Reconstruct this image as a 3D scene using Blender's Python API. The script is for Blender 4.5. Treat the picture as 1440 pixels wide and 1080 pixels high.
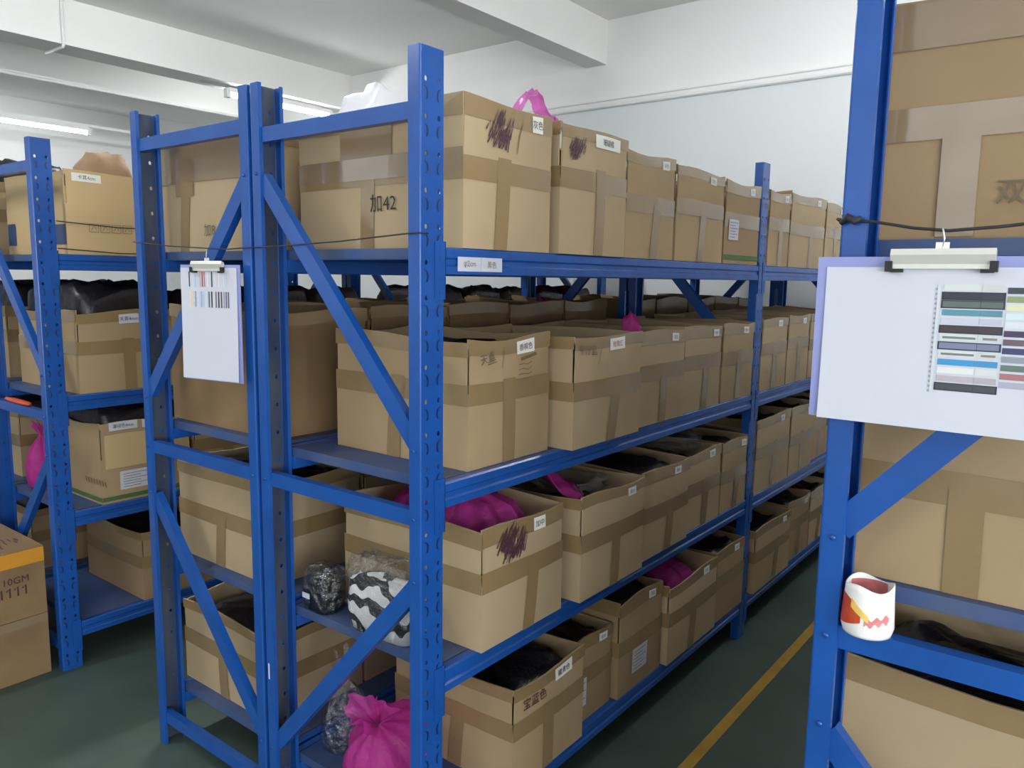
import bpy, bmesh, math, random
from mathutils import Vector, Matrix, noise
PI = math.pi
for o in list(bpy.data.objects): bpy.data.objects.remove(o)
scene = bpy.context.scene
COL = scene.collection

# ------------------------------------------------------------------ camera, world, light, exposure
CAM_POS = Vector((1.1743, -1.1967, 1.5296))
FWD = Vector((-0.60648535, 0.78370784, -0.13408035))
RGT = Vector((0.78960317, 0.61345628, 0.0140792))
UPV = Vector((-0.09328642, 0.09733144, 0.99087044))
cd = bpy.data.cameras.new('camera'); cam = bpy.data.objects.new('camera', cd); COL.objects.link(cam)
M3 = Matrix((RGT, UPV, -FWD)).transposed().to_4x4(); M3.translation = CAM_POS
cam.matrix_world = M3
cd.sensor_width = 36.0; cd.sensor_fit = 'HORIZONTAL'; cd.lens = 1100.8 / 1440 * 36.0
cd.clip_start = 0.05; cd.clip_end = 60
scene.camera = cam
vs = scene.view_settings
vs.view_transform = 'Standard'; vs.look = 'None'; vs.gamma = 1.0; vs.use_curve_mapping = False
vs.exposure = 0.0
w = bpy.data.worlds.new('World'); scene.world = w; w.use_nodes = True
bg = w.node_tree.nodes['Background']; bg.inputs[0].default_value = (0.80, 0.90, 1.0, 1); bg.inputs[1].default_value = 1.0
TUBE_STRENGTH = 170.0
WINDOW_POWER = 16.0
ADDED_SIDE_WINDOW_POWER = 165.0
YW, XL, XR, YF, ZC = 4.32, -9.2, 4.2, -4.6, 3.53          # room: back wall, left, right, front wall, ceiling
WINDOWS = [(-6.8, -4.8), (-1.4, 0.6), (1.4, 3.4)]            # x-ranges of the windows in the wall behind the photographer
ADDED_SIDE_WINDOWS = [(-4.2, -2.5), (-2.2, -0.5)]     # y-ranges of unseen windows added in the right-hand wall to brighten carton fronts
for i, (xa, xb) in enumerate(WINDOWS):
    ld = bpy.data.lights.new('window_daylight', 'AREA'); ld.shape = 'RECTANGLE'; ld.size = xb - xa; ld.size_y = 1.75
    ld.energy = WINDOW_POWER; ld.color = (0.90, 0.95, 1.0)
    lo = bpy.data.objects.new('window_daylight', ld); COL.objects.link(lo)
    lo.location = ((xa + xb) / 2, YF - 0.14, 2.075); lo.rotation_euler = (PI / 2, 0, 0)   # shines along +Y through the opening
for i, (ya, yb) in enumerate(ADDED_SIDE_WINDOWS):  # daylight of the added right-hand windows, aimed at the carton fronts
    ld = bpy.data.lights.new('window_daylight', 'AREA'); ld.shape = 'RECTANGLE'; ld.size = 1.6; ld.size_y = yb - ya
    ld.energy = ADDED_SIDE_WINDOW_POWER; ld.color = (0.92, 0.96, 1.0)
    lo = bpy.data.objects.new('window_daylight', ld); COL.objects.link(lo)
    lo.location = (XR + 0.14, (ya + yb) / 2, 1.45); lo.rotation_euler = (0, PI / 2, 0)

# ------------------------------------------------------------------ helpers
def s2l(c):
    return tuple(((v / 255) / 12.92 if v / 255 <= 0.04045 else ((v / 255 + 0.055) / 1.055) ** 2.4) for v in c) + (1,)

def mat(name, col, rough=0.6, spec=0.5, metal=0.0, var=0.0, scale=8.0, bump=0.0, bscale=60.0, col2=None, stretch=None, coat=0.0, sub=None):
    m = bpy.data.materials.new(name); m.use_nodes = True
    nt = m.node_tree; b = nt.nodes['Principled BSDF']
    b.inputs['Roughness'].default_value = rough; b.inputs['Metallic'].default_value = metal
    b.inputs['Specular IOR Level'].default_value = spec; b.inputs['Coat Weight'].default_value = coat
    b.inputs['Coat Roughness'].default_value = 0.12
    c = s2l(col); b.inputs['Base Color'].default_value = c
    tc = nt.nodes.new('ShaderNodeTexCoord'); mp = nt.nodes.new('ShaderNodeMapping')
    nt.links.new(tc.outputs['Object'], mp.inputs['Vector'])
    if stretch: mp.inputs['Scale'].default_value = stretch
    if var > 0 or col2:
        n = nt.nodes.new('ShaderNodeTexNoise'); n.inputs['Scale'].default_value = scale; n.inputs['Detail'].default_value = 5
        nt.links.new(mp.outputs[0], n.inputs['Vector'])
        r = nt.nodes.new('ShaderNodeValToRGB'); r.color_ramp.elements[0].position = 0.3; r.color_ramp.elements[1].position = 0.7
        a = s2l(col2) if col2 else tuple(v * (1 - var) for v in c[:3]) + (1,)
        r.color_ramp.elements[0].color = a
        r.color_ramp.elements[1].color = c if col2 else tuple(min(1, v * (1 + var)) for v in c[:3]) + (1,)
        nt.links.new(n.outputs['Fac'], r.inputs['Fac']); nt.links.new(r.outputs[0], b.inputs['Base Color'])
    if bump > 0:
        n2 = nt.nodes.new('ShaderNodeTexNoise'); n2.inputs['Scale'].default_value = bscale; n2.inputs['Detail'].default_value = 3
        nt.links.new(mp.outputs[0], n2.inputs['Vector'])
        bp = nt.nodes.new('ShaderNodeBump'); bp.inputs['Strength'].default_value = bump; bp.inputs['Distance'].default_value = 0.004
        nt.links.new(n2.outputs['Fac'], bp.inputs['Height']); nt.links.new(bp.outputs[0], b.inputs['Normal'])
    return m

def film(name, tint, alpha, rough=0.12, bump=0.6, bscale=22, trans=0.5):
    """thin plastic film: see-through part + glossy tinted part"""
    m = bpy.data.materials.new(name); m.use_nodes = True; nt = m.node_tree
    b = nt.nodes['Principled BSDF']; out = nt.nodes['Material Output']
    b.inputs['Base Color'].default_value = s2l(tint); b.inputs['Roughness'].default_value = rough
    tr = nt.nodes.new('ShaderNodeBsdfTransparent'); tr.inputs[0].default_value = tuple(0.6 + 0.4 * v for v in s2l(tint)[:3]) + (1,)
    tl = nt.nodes.new('ShaderNodeBsdfTranslucent'); tl.inputs[0].default_value = s2l(tint)
    m1 = nt.nodes.new('ShaderNodeMixShader'); m1.inputs[0].default_value = trans * 0.5
    m2 = nt.nodes.new('ShaderNodeMixShader'); m2.inputs[0].default_value = alpha
    nt.links.new(b.outputs[0], m1.inputs[1]); nt.links.new(tl.outputs[0], m1.inputs[2])
    nt.links.new(tr.outputs[0], m2.inputs[1]); nt.links.new(m1.outputs[0], m2.inputs[2]); nt.links.new(m2.outputs[0], out.inputs[0])
    n2 = nt.nodes.new('ShaderNodeTexNoise'); n2.inputs['Scale'].default_value = bscale; n2.inputs['Detail'].default_value = 4
    tc = nt.nodes.new('ShaderNodeTexCoord'); nt.links.new(tc.outputs['Object'], n2.inputs['Vector'])
    bp = nt.nodes.new('ShaderNodeBump'); bp.inputs['Strength'].default_value = bump; bp.inputs['Distance'].default_value = 0.02
    nt.links.new(n2.outputs['Fac'], bp.inputs['Height'])
    nt.links.new(bp.outputs[0], b.inputs['Normal'])
    return m

def emis(name, col, strength):
    m = bpy.data.materials.new(name); m.use_nodes = True; nt = m.node_tree
    b = nt.nodes['Principled BSDF']; b.inputs['Base Color'].default_value = (.8, .8, .8, 1)
    b.inputs['Emission Color'].default_value = s2l(col); b.inputs['Emission Strength'].default_value = strength
    return m

MT = {}
MT['blue'] = mat('blue_paint', (24, 76, 150), 0.26, 0.5, var=0.10, scale=9, bump=0.05, bscale=130)
MT['blue_dusty'] = mat('dusty_blue_shelf', (38, 74, 132), 0.5, 0.4, col2=(80, 90, 112), scale=4, bump=0.05)
MT['slot'] = mat('slot_dark_blue', (10, 28, 72), 0.5)
MT['worn'] = mat('worn_channel', (36, 48, 78), 0.5, 0.4, col2=(72, 78, 88), scale=14, stretch=(1, 1, 0.3))
MT['card'] = mat('cardboard', (170, 149, 117), 0.75, 0.3, var=0.07, scale=3, bump=0.22, bscale=7)
MT['card_b'] = mat('cardboard_tan', (162, 139, 105), 0.75, 0.3, var=0.08, scale=4, bump=0.22, bscale=8)
MT['card_c'] = mat('cardboard_brown', (150, 126, 94), 0.78, 0.3, var=0.08, scale=4, bump=0.10, bscale=16)
MT['card_d'] = mat('cardboard_dirty', (132, 106, 74), 0.7, 0.35, var=0.16, scale=5, bump=0.25, bscale=9)
MT['card_y'] = mat('cardboard_yellowish', (190, 164, 120), 0.7, 0.35, var=0.05, scale=3, bump=0.06, bscale=14)
MT['tape'] = mat('packing_tape', (140, 117, 82), 0.24, 0.5, var=0.06, scale=6, bump=0.18, bscale=24, coat=0.35)
MT['tape_shiny'] = mat('shiny_tape', (138, 117, 90), 0.10, 0.6, var=0.04, scale=6, bump=0.16, bscale=9, coat=0.8)
MT['tape_orange'] = mat('orange_tape', (206, 142, 48), 0.3, 0.5, var=0.1, scale=6, bump=0.1)
MT['paper'] = mat('white_paper', (196, 198, 207), 0.6, 0.3)
MT['paper_grey'] = mat('sticker_paper', (226, 224, 216), 0.5, 0.3)
MT['ink'] = mat('black_ink', (30, 26, 26), 0.6)
MT['ink_purple'] = mat('purple_marker', (72, 40, 52), 0.6)
MT['ink_red'] = mat('red_ink', (150, 52, 48), 0.6)
MT['ink_grey'] = mat('grey_print', (104, 92, 74), 0.7)
MT['ink_brown'] = mat('brown_print', (120, 96, 66), 0.7)
MT['green_print'] = mat('green_print', (72, 102, 56), 0.7)
MT['blue_print'] = mat('blue_print', (52, 72, 110), 0.6)
MT['wall'] = mat('wall_paint', (236, 236, 234), 0.85, 0.2, var=0.02, scale=1.5, bump=0.05, bscale=30)
MT['wall_low'] = mat('wall_paint_cool', (222, 226, 226), 0.8, 0.25, var=0.015, scale=1.2)
MT['ceil'] = mat('ceiling_paint', (232, 231, 228), 0.9, 0.2, var=0.03, scale=1.2, bump=0.05, bscale=30)
MT['white_plastic'] = mat('white_plastic', (232, 232, 230), 0.4, 0.4)
MT['floor'] = mat('green_epoxy_floor', (72, 88, 79), 0.5, 0.35, col2=(56, 71, 64), scale=2.2, bump=0.03)
MT['yellow'] = mat('yellow_line_paint', (168, 130, 44), 0.5, 0.4, var=0.15, scale=12)
MT['black_bag'] = mat('black_plastic', (28, 25, 29), 0.36, 0.4, bump=0.9, bscale=16)
MT['dark_cloth'] = mat('dark_stock', (44, 36, 38), 0.6, 0.3, var=0.3, scale=20, bump=0.5, bscale=30)
MT['white_bag'] = mat('white_plastic_bag', (236, 236, 240), 0.35, 0.4, bump=0.5, bscale=18)
MT['pink'] = film('pink_plastic_film', (232, 84, 188), 0.72, 0.22, 0.9, 26, 1.1)
cl = bpy.data.materials.new('clear_plastic_film'); cl.use_nodes = True; cn = cl.node_tree
ct = cn.nodes.new('ShaderNodeBsdfTransparent'); ct.inputs[0].default_value = (0.97, 0.97, 0.97, 1)
cgl = cn.nodes.new('ShaderNodeBsdfGlossy'); cgl.inputs['Roughness'].default_value = 0.16
cx_ = cn.nodes.new('ShaderNodeMixShader'); cx_.inputs[0].default_value = 0.17
cno = cn.nodes.new('ShaderNodeTexNoise'); cno.inputs['Scale'].default_value = 38; cno.inputs['Detail'].default_value = 4
ctc = cn.nodes.new('ShaderNodeTexCoord'); cbp = cn.nodes.new('ShaderNodeBump'); cbp.inputs['Strength'].default_value = 1.0; cbp.inputs['Distance'].default_value = 0.03
cn.links.new(ctc.outputs['Object'], cno.inputs['Vector']); cn.links.new(cno.outputs['Fac'], cbp.inputs['Height']); cn.links.new(cbp.outputs[0], cgl.inputs['Normal'])
cn.links.new(ct.outputs[0], cx_.inputs[1]); cn.links.new(cgl.outputs[0], cx_.inputs[2]); cn.links.new(cx_.outputs[0], cn.nodes['Material Output'].inputs[0])
MT['clear'] = cl
MT['pink_pale'] = film('pale_pink_film', (246, 160, 230), 0.7, 0.25, 0.7, 26, 1.0)
MT['cord'] = mat('dark_cord', (38, 34, 40), 0.7)
MT['metal'] = mat('nickel_clip', (222, 219, 210), 0.22, 0.8, metal=0.3)
MT['black'] = mat('black_rubber', (24, 24, 26), 0.5)
MT['lavender'] = mat('lavender_board', (140, 146, 196), 0.35, 0.4)
MT['frame'] = mat('window_frame', (214, 216, 218), 0.4, 0.4)
MT['kraft'] = mat('kraft_paper', (146, 120, 90), 0.6, 0.3, var=0.2, scale=14, bump=0.7, bscale=24)
MT['tub'] = mat('tub_plastic', (232, 230, 224), 0.3, 0.5, var=0.02, scale=20)
MT['tub_red'] = mat('tub_red', (176, 44, 40), 0.3, 0.5, col2=(196, 88, 44), scale=30)
MT['tub_yellow'] = mat('tub_yellow', (222, 186, 96), 0.35, 0.5, var=0.15, scale=40)
MT['tub_pink'] = mat('tub_pink', (208, 120, 122), 0.35, 0.5, var=0.2, scale=50)
TUBES = {}
g = bpy.data.materials.new('window_glass'); g.use_nodes = True
gn = g.node_tree; gb = gn.nodes['Principled BSDF']; gb.inputs['Roughness'].default_value = 0.02
gt = gn.nodes.new('ShaderNodeBsdfTransparent'); gm = gn.nodes.new('ShaderNodeMixShader'); gm.inputs[0].default_value = 0.1
gn.links.new(gt.outputs[0], gm.inputs[1]); gn.links.new(gb.outputs[0], gm.inputs[2]); gn.links.new(gm.outputs[0], gn.nodes['Material Output'].inputs[0])
MT['glass'] = g
# zebra-striped garment
z = mat('zebra_fabric', (225, 225, 222), 0.7, 0.2); znt = z.node_tree
wv = znt.nodes.new('ShaderNodeTexWave'); wv.inputs['Scale'].default_value = 5.0; wv.inputs['Distortion'].default_value = 12.0; wv.inputs['Detail Scale'].default_value = 1.6; wv.bands_direction = 'Z'
rp = znt.nodes.new('ShaderNodeValToRGB'); rp.color_ramp.interpolation = 'CONSTANT'
rp.color_ramp.elements[0].color = s2l((50, 50, 52)); rp.color_ramp.elements[1].color = s2l((228, 228, 226)); rp.color_ramp.elements[1].position = 0.42
zt = znt.nodes.new('ShaderNodeTexCoord'); znt.links.new(zt.outputs['Object'], wv.inputs['Vector'])
znt.links.new(wv.outputs['Fac'], rp.inputs['Fac']); znt.links.new(rp.outputs[0], znt.nodes['Principled BSDF'].inputs['Base Color'])
MT['zebra'] = z

def link(name, me, m=None, parent=None, loc=None):
    o = bpy.data.objects.new(name, me); COL.objects.link(o)
    if m is not None and me is not None and len(me.materials) == 0:
        for k in (m if isinstance(m, (list, tuple)) else [m]): me.materials.append(MT[k] if isinstance(k, str) else k)
    if parent: o.parent = parent
    if loc: o.location = loc
    return o
def mesh(name, vs_, fs, smooth=False, mi=None):
    me = bpy.data.meshes.new(name); me.from_pydata([tuple(v) for v in vs_], [], fs); me.update()
    if smooth:
        for p in me.polygons: p.use_smooth = True
    if mi:
        for p, k in zip(me.polygons, mi): p.material_index = k
    return me
def thing(name, label, cat, loc=(0, 0, 0), group=None, rz=0):
    o = bpy.data.objects.new(name, None); COL.objects.link(o); o.location = loc; o.rotation_euler = (0, 0, rz)
    o.empty_display_size = 0.05
    return tag(o, label, cat, group)
def tag(o, label, cat, group=None):
    o['label'] = label; o['category'] = cat
    if group: o['group'] = group
    return o
def struct(o): o['kind'] = 'structure'; return o
def boxv(x0, x1, y0, y1, z0, z1, vs_=None, fs=None):
    vs_ = [] if vs_ is None else vs_; fs = [] if fs is None else fs
    n = len(vs_)
    vs_ += [(x0, y0, z0), (x1, y0, z0), (x1, y1, z0), (x0, y1, z0), (x0, y0, z1), (x1, y0, z1), (x1, y1, z1), (x0, y1, z1)]
    fs += [tuple(n + i for i in f) for f in ((3, 2, 1, 0), (4, 5, 6, 7), (0, 1, 5, 4), (1, 2, 6, 5), (2, 3, 7, 6), (3, 0, 4, 7))]
    return vs_, fs
def boxm(name, *a): return mesh(name, *boxv(*a))
def extrude(prof, axis, a, b):
    """closed 2-D outline extruded along an axis: prof in the two other axes, in cyclic order"""
    n = len(prof); vs_ = []
    for c in (a, b):
        for p, q in prof:
            vs_.append({'y': (p, c, q), 'x': (c, p, q), 'z': (p, q, c)}[axis])
    fs = [tuple(range(n))[::-1], tuple(range(n, 2 * n))] + [(i, (i + 1) % n, n + (i + 1) % n, n + i) for i in range(n)]
    me = mesh('extrusion', vs_, fs)
    bm = bmesh.new(); bm.from_mesh(me); bmesh.ops.recalc_face_normals(bm, faces=bm.faces); bm.to_mesh(me); bm.free()
    return me
def tube(pts, r, n=6):
    vs_, fs = [], []
    P = [Vector(p) for p in pts]
    for i, p in enumerate(P):
        d = (P[min(i + 1, len(P) - 1)] - P[max(i - 1, 0)]).normalized()
        a = d.cross(Vector((0, 0, 1)));
        if a.length < 1e-3: a = d.cross(Vector((1, 0, 0)))
        a.normalize(); b = d.cross(a)
        rr = r[i] if isinstance(r, (list, tuple)) else r
        for k in range(n):
            t = 2 * PI * k / n; vs_.append(p + a * math.cos(t) * rr + b * math.sin(t) * rr)
    for i in range(len(P) - 1):
        for k in range(n):
            fs.append((i * n + k, i * n + (k + 1) % n, (i + 1) * n + (k + 1) % n, (i + 1) * n + k))
    fs.append(tuple(range(n))[::-1]); fs.append(tuple((len(P) - 1) * n + k for k in range(n)))
    return mesh('tube', vs_, fs, True)

# text as flat mesh data (converted once per string, before the scene grows)
TXT = {}
def text2d(body):
    if body in TXT: return TXT[body]
    cu = bpy.data.curves.new('t', 'FONT'); cu.body = body; cu.resolution_u = 2; cu.size = 1.0
    o = bpy.data.objects.new('t', cu); COL.objects.link(o)
    dg = bpy.context.evaluated_depsgraph_get(); me = bpy.data.meshes.new_from_object(o.evaluated_get(dg))
    V = [(v.co.x, v.co.y) for v in me.vertices]; F = [tuple(p.vertices) for p in me.polygons]
    bpy.data.objects.remove(o); bpy.data.curves.remove(cu); bpy.data.meshes.remove(me)
    x0 = min(v[0] for v in V); x1 = max(v[0] for v in V); y0 = min(v[1] for v in V); y1 = max(v[1] for v in V)
    V = [((v[0] - (x0 + x1) / 2) / (y1 - y0), (v[1] - (y0 + y1) / 2) / (y1 - y0)) for v in V]
    TXT[body] = (V, F, (x1 - x0) / (y1 - y0)); return TXT[body]
SMALL = ['白色', '黑色', '米色', '灰色', '卡其', '深蓝', '酒红', '墨绿', '杏色', '咖色']
for tname in SMALL + ['加42', '加8', '双6', '天蓝', '香槟色', '牛仔蓝', '玫瑰红', '加中', '宝蓝色', '藏青色', '卡其4cm', '翠绿色4mm', '中翠绿4mm', 'HRIS C', 'ON', '110GM', 'φ2cm', '珊瑚橘', '天青4mm']:
    text2d(tname)

# ------------------------------------------------------------------ the room
fl = struct(link('floor', boxm('floor', XL, XR, YF, YW, -0.1, 0), 'floor'))
link('floor_line', boxm('line', 0.198, 0.236, -1.0, 4.2, 0.0, 0.0012), 'yellow', fl)
ce = struct(link('ceiling', boxm('ceiling', XL, XR, YF, YW, ZC, ZC + 0.12), 'ceil'))
ZB = 3.2
for xa, xb in ((-2.39, -2.2), (-5.5, -5.2), (-7.3, -6.46), (0.8, 1.0), (3.7, 3.9)):
    link('ceiling_beam', boxm('beam', xa, xb, YF, YW, ZB, ZC), 'ceil', ce)
wb = struct(link('wall_back', boxm('wall', XL, XR, YW, YW + 0.15, 2.9, ZC), 'wall'))
link('lower_wall', boxm('wall', XL, XR, YW, YW + 0.15, 0, 2.9), 'wall_low', wb)
tr = struct(link('trim_1', extrude([(YW, 2.868), (YW - 0.02, 2.868), (YW - 0.03, 2.876), (YW - 0.03, 2.886), (YW - 0.02, 2.892), (YW - 0.02, 2.916), (YW - 0.03, 2.922), (YW - 0.03, 2.934), (YW, 2.94)], 'x', XL, XR), 'white_plastic'))
struct(link('wall_left', boxm('wall', XL - 0.15, XL, YF, YW, 0, ZC), 'wall'))
V_, F_ = [], []
ys_ = [YF] + [v for q in ADDED_SIDE_WINDOWS for v in q] + [YW]
for k in range(0, len(ys_), 2): boxv(XR, XR + 0.15, ys_[k], ys_[k + 1], 0, ZC, V_, F_)
for ya, yb in ADDED_SIDE_WINDOWS:
    boxv(XR, XR + 0.15, ya, yb, 0, 0.65, V_, F_); boxv(XR, XR + 0.15, ya, yb, 2.25, ZC, V_, F_)
struct(link('wall_right', mesh('wall', V_, F_), 'wall'))
for i, (ya, yb) in enumerate(ADDED_SIDE_WINDOWS):  # frames and panes of the added, unseen right-hand windows
    V_, F_ = [], []
    for q in range(4):
        y = ya + (yb - ya) * q / 3; boxv(XR + 0.04, XR + 0.09, y - 0.025 * (q > 0), y + 0.025 * (q < 3), 0.65, 2.25, V_, F_)
    for zz in (0.65, 1.6, 2.2): boxv(XR + 0.042, XR + 0.088, ya, yb, zz, zz + 0.05, V_, F_)
    wn = struct(link('window_%d' % (i + 4), mesh('window', V_, F_), 'frame'))
    link('pane', boxm('pane', XR + 0.062, XR + 0.068, ya, yb, 0.67, 2.23), 'glass', wn)
V_, F_ = [], []
xs = [XL] + [v for q in WINDOWS for v in q] + [XR]
for k in range(0, len(xs), 2): boxv(xs[k], xs[k + 1], YF - 0.15, YF, 0, ZC, V_, F_)
for xa, xb in WINDOWS:
    boxv(xa, xb, YF - 0.15, YF, 0, 1.2, V_, F_); boxv(xa, xb, YF - 0.15, YF, 2.95, ZC, V_, F_)
struct(link('wall_front', mesh('wall', V_, F_), 'wall'))
for i, (xa, xb) in enumerate(WINDOWS):
    V_, F_ = [], []
    for q in range(4):
        x = xa + (xb - xa) * q / 3; boxv(x - 0.025 * (q > 0), x + 0.025 * (q < 3), YF - 0.09, YF - 0.04, 1.2, 2.95, V_, F_)
    for zz in (1.2, 1.8, 2.4, 2.9): boxv(xa, xb, YF - 0.088, YF - 0.042, zz, zz + 0.05, V_, F_)
    wn = struct(link('window_%d' % (i + 1), mesh('window', V_, F_), 'frame'))
    link('pane', boxm('pane', xa, xb, YF - 0.068, YF - 0.062, 1.22, 2.93), 'glass', wn)

def batten(x, y0, y1, z, label, wall=False, power=1.0):
    t = thing('fluorescent_light', label, 'light', (x, (y0 + y1) / 2, z), 'fluorescent battens')
    L = (y1 - y0) / 2
    link('housing', boxm('housing', -0.03, 0.03, -L, L, 0.02, 0.06), 'white_plastic', t)
    link('lamp_tube', tube([(0, -L + 0.03, 0), (0, L - 0.03, 0)], 0.019, 10), TUBES.setdefault(power, emis('fluorescent_glow', (250, 252, 255), TUBE_STRENGTH * power)), t)
    for s in (-1, 1): link('end_cap', boxm('cap', -0.025, 0.025, s * L - 0.02, s * L + 0.02, -0.028, 0.05), 'white_plastic', t)
    if not wall: link('mounting_plate', boxm('plate', -0.02, 0.02, -L * 0.8, L * 0.8, 0.06, ZB - z), 'white_plastic', t)
batten(-8.07, 1.3, 3.0, 3.06, 'lit fluorescent tube on a white rail before the far side wall', True, 0.22)
tag(link('lighting_rail', boxm('rail', -8.09, -8.05, YF, YW, 3.1202, 3.15), 'white_plastic'), 'white rail carrying the far fluorescent tube across the room', 'rail')
batten(-5.35, 3.0, 4.15, 3.13, 'lit fluorescent tube under a ceiling beam behind the tops of the paired uprights', False, 0.5)
batten(-5.35, -1.6, -0.4, 3.13, 'fluorescent batten under the ceiling beam left of the floor cartons', False, 0.6)
batten(-2.295, -2.2, -1.0, 3.13, 'fluorescent batten under the ceiling beam before the rack ends', False, 1.5)
batten(-2.295, 0.9, 2.1, 3.13, 'fluorescent batten under the ceiling beam over the stacked-carton aisle', False, 1.7)
batten(0.9, -3.8, -2.6, 3.13, 'fluorescent batten under the ceiling beam before the clipboard rack', False, 0.7)
batten(0.9, 2.6, 3.8, 3.13, 'fluorescent batten under the ceiling beam near the back wall', False, 0.7)  # unseen lamp added to lift the back wall and the deeper cartons
batten(3.8, 0.0, 1.2, 3.13, 'fluorescent batten under the ceiling beam beyond the clipboard rack')
# conduits
tag(link('conduit_pipe', tube([(-6.44, -3, 3.19), (-6.44, YW - 0.01, 3.19)], 0.014), 'white_plastic'), 'white conduit pipe running along the edge of the wide ceiling beam', 'pipe')
tag(link('conduit_pipe', tube([(-4.2, 1.55, ZC - 0.012), (-5.16, 1.55, ZC - 0.012), (-5.185, 1.55, ZC - 0.04), (-5.185, 1.55, 3.2), (-5.2, 1.55, 3.18), (-5.5, 1.55, 3.185)], 0.012), 'white_plastic'), 'thin white conduit bent down over the face of a ceiling beam', 'pipe')

# ------------------------------------------------------------------ blue racks
D, W, DEP, BAY, H = 0.0356, 0.0735, 0.592, 1.935, 2.0
ZS = [1.594, 1.068, 0.620, 0.178]        # beam / shelf tops from the top shelf down
BH = 0.058
def upright_mesh(sgn, worn):
    """C-channel post: web at x=0 facing sgn*X, flanges reaching back by D; punched web"""
    vs_, fs, mi = [], [], []
    def quad(a, b, c, d, k=0):
        n = len(vs_); vs_.extend([a, b, c, d]); fs.append((n, n + 1, n + 2, n + 3) if sgn > 0 else (n + 3, n + 2, n + 1, n)); mi.append(k)
    def P(x, y, z_): return (sgn * x, y, z_)
    T = 0.0022
    RC = 0.004
    cols = [(RC, W / 2, 0.0175), (W / 2, W - RC, W - 0.0175)]
    z0 = 0.0
    hz = [0.06 + 0.075 * i for i in range(26)]
    for (ya, yb, yc) in cols:
        for i, zc in enumerate(hz):
            za = 0.0 if i == 0 else zc - 0.0375; zb_ = H if i == len(hz) - 1 else zc + 0.0375
            oc = [(yc + 0.0045 * math.cos(PI / 8 + PI / 4 * k), zc + 0.006 * math.sin(PI / 8 + PI / 4 * k)) for k in range(8)]
            R = [(yb, zc), (yb, zb_), (yc, zb_), (ya, zb_), (ya, zc), (ya, za), (yc, za), (yb, za)]
            oc = [(yc + 0.0045 * math.cos(PI / 4 * k), zc + 0.006 * math.sin(PI / 4 * k)) for k in range(8)]
            for k in range(8):
                a, b, c, d = R[k], R[(k + 1) % 8], oc[(k + 1) % 8], oc[k]
                quad(P(0, *d), P(0, *a), P(0, *b), P(0, *c))
                quad(P(-T, *c), P(-T, *b), P(-T, *a), P(-T, *d), 2 if worn else 0)
                quad(P(0, *oc[k]), P(0, *oc[(k + 1) % 8]), P(-T, *oc[(k + 1) % 8]), P(-T, *oc[k]))
            # punched crescent below the hole
            m = 1 if yc < W / 2 else -1
            arc = [(yc + m * (0.011 * math.cos(t) - 0.006), zc - 0.030 + 0.015 * math.sin(t)) for t in (-0.9, -0.3, 0.3, 0.9, 1.6)]
            for k in range(4):
                (a1, a2), (b1, b2) = arc[k], arc[k + 1]
                quad(P(0.0005, a1 - 0.0024, a2), P(0.0005, a1 + 0.0024, a2), P(0.0005, b1 + 0.0024, b2), P(0.0005, b1 - 0.0024, b2), 1)
    for y0_, y1_ in ((0, T), (W - T, W)):                      # flanges
        b_v, b_f = boxv(min(-D * sgn, -T * sgn * 0), max(-D * sgn, 0), y0_, y1_, 0, H) if False else boxv(*sorted((-D * sgn, -RC * sgn)), y0_, y1_, 0, H)
        n = len(vs_); vs_.extend(b_v); fs.extend(tuple(n + i for i in f) for f in b_f); mi.extend([0] * 6)
    for y0_, y1_ in ((T, 0.010), (W - 0.010, W - T)):           # lips
        b_v, b_f = boxv(min(-D * sgn, (-D + T) * sgn), max(-D * sgn, (-D + T) * sgn), y0_, y1_, 0, H)
        n = len(vs_); vs_.extend(b_v); fs.extend(tuple(n + i for i in f) for f in b_f); mi.extend([0] * 6)
    for yc_, sy in ((RC, -1), (W - RC, 1)):                     # rounded edges
        arc = [(-RC + RC * math.cos(a), yc_ + sy * RC * math.sin(a)) for a in (0, PI / 6, PI / 3, PI / 2)]
        for k in range(3):
            (xa, ya_), (xb, yb_) = arc[k], arc[k + 1]
            q = [P(xa, ya_, 0), P(xb, yb_, 0), P(xb, yb_, H), P(xa, ya_, H)]
            quad(*(q if sy > 0 else q[::-1]))
    me = mesh('upright', vs_, fs, mi=mi)
    for k in ('blue', 'slot', 'worn'): me.materials.append(MT[k])
    return me
UPR = {(s, wn): upright_mesh(s, wn) for s in (1, -1) for wn in (0, 1)}
def beam_mesh(s):
    pr = [(0.002, 0), (0.002, 0.017), (-0.003, 0.021), (-0.003, 0.032), (0.002, 0.036), (0.002, 0.054), (-0.002, BH), (-0.022, BH), (-0.022, 0.034), (-0.04, 0.034), (-0.04, 0)]
    me = extrude([(s * a, b) for a, b in pr], 'y', W + 0.002, BAY - 0.002); me.materials.append(MT['blue']); return me
BEAM = {s: beam_mesh(s) for s in (1, -1)}
def conn_mesh(s, near):
    # angle plate hooked on the post with the beam welded to it
    ya, yb = (0.042, W + 0.0018) if near else (-0.0018, 0.032)
    vs_, fs = boxv(*sorted((s * 0.0008, s * 0.0035)), ya, yb, -0.055, BH + 0.012)
    yp = W + 0.0003 if near else -0.0018
    boxv(*sorted((s * -0.034, s * 0.0035)), yp, yp + 0.0015, -0.055, BH + 0.012, vs_, fs)
    for zz in (-0.04, -0.012, 0.035, 0.056):
        yc = (ya + yb) / 2; boxv(*sorted((s * 0.003, s * 0.0048)), yc - 0.004, yc + 0.004, zz - 0.005, zz + 0.005, vs_, fs)
    me = mesh('connector', vs_, fs); me.materials.append(MT['blue']); return me
CONN = {(s, n): conn_mesh(s, n) for s in (1, -1) for n in (True, False)}
NP = 4
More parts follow.
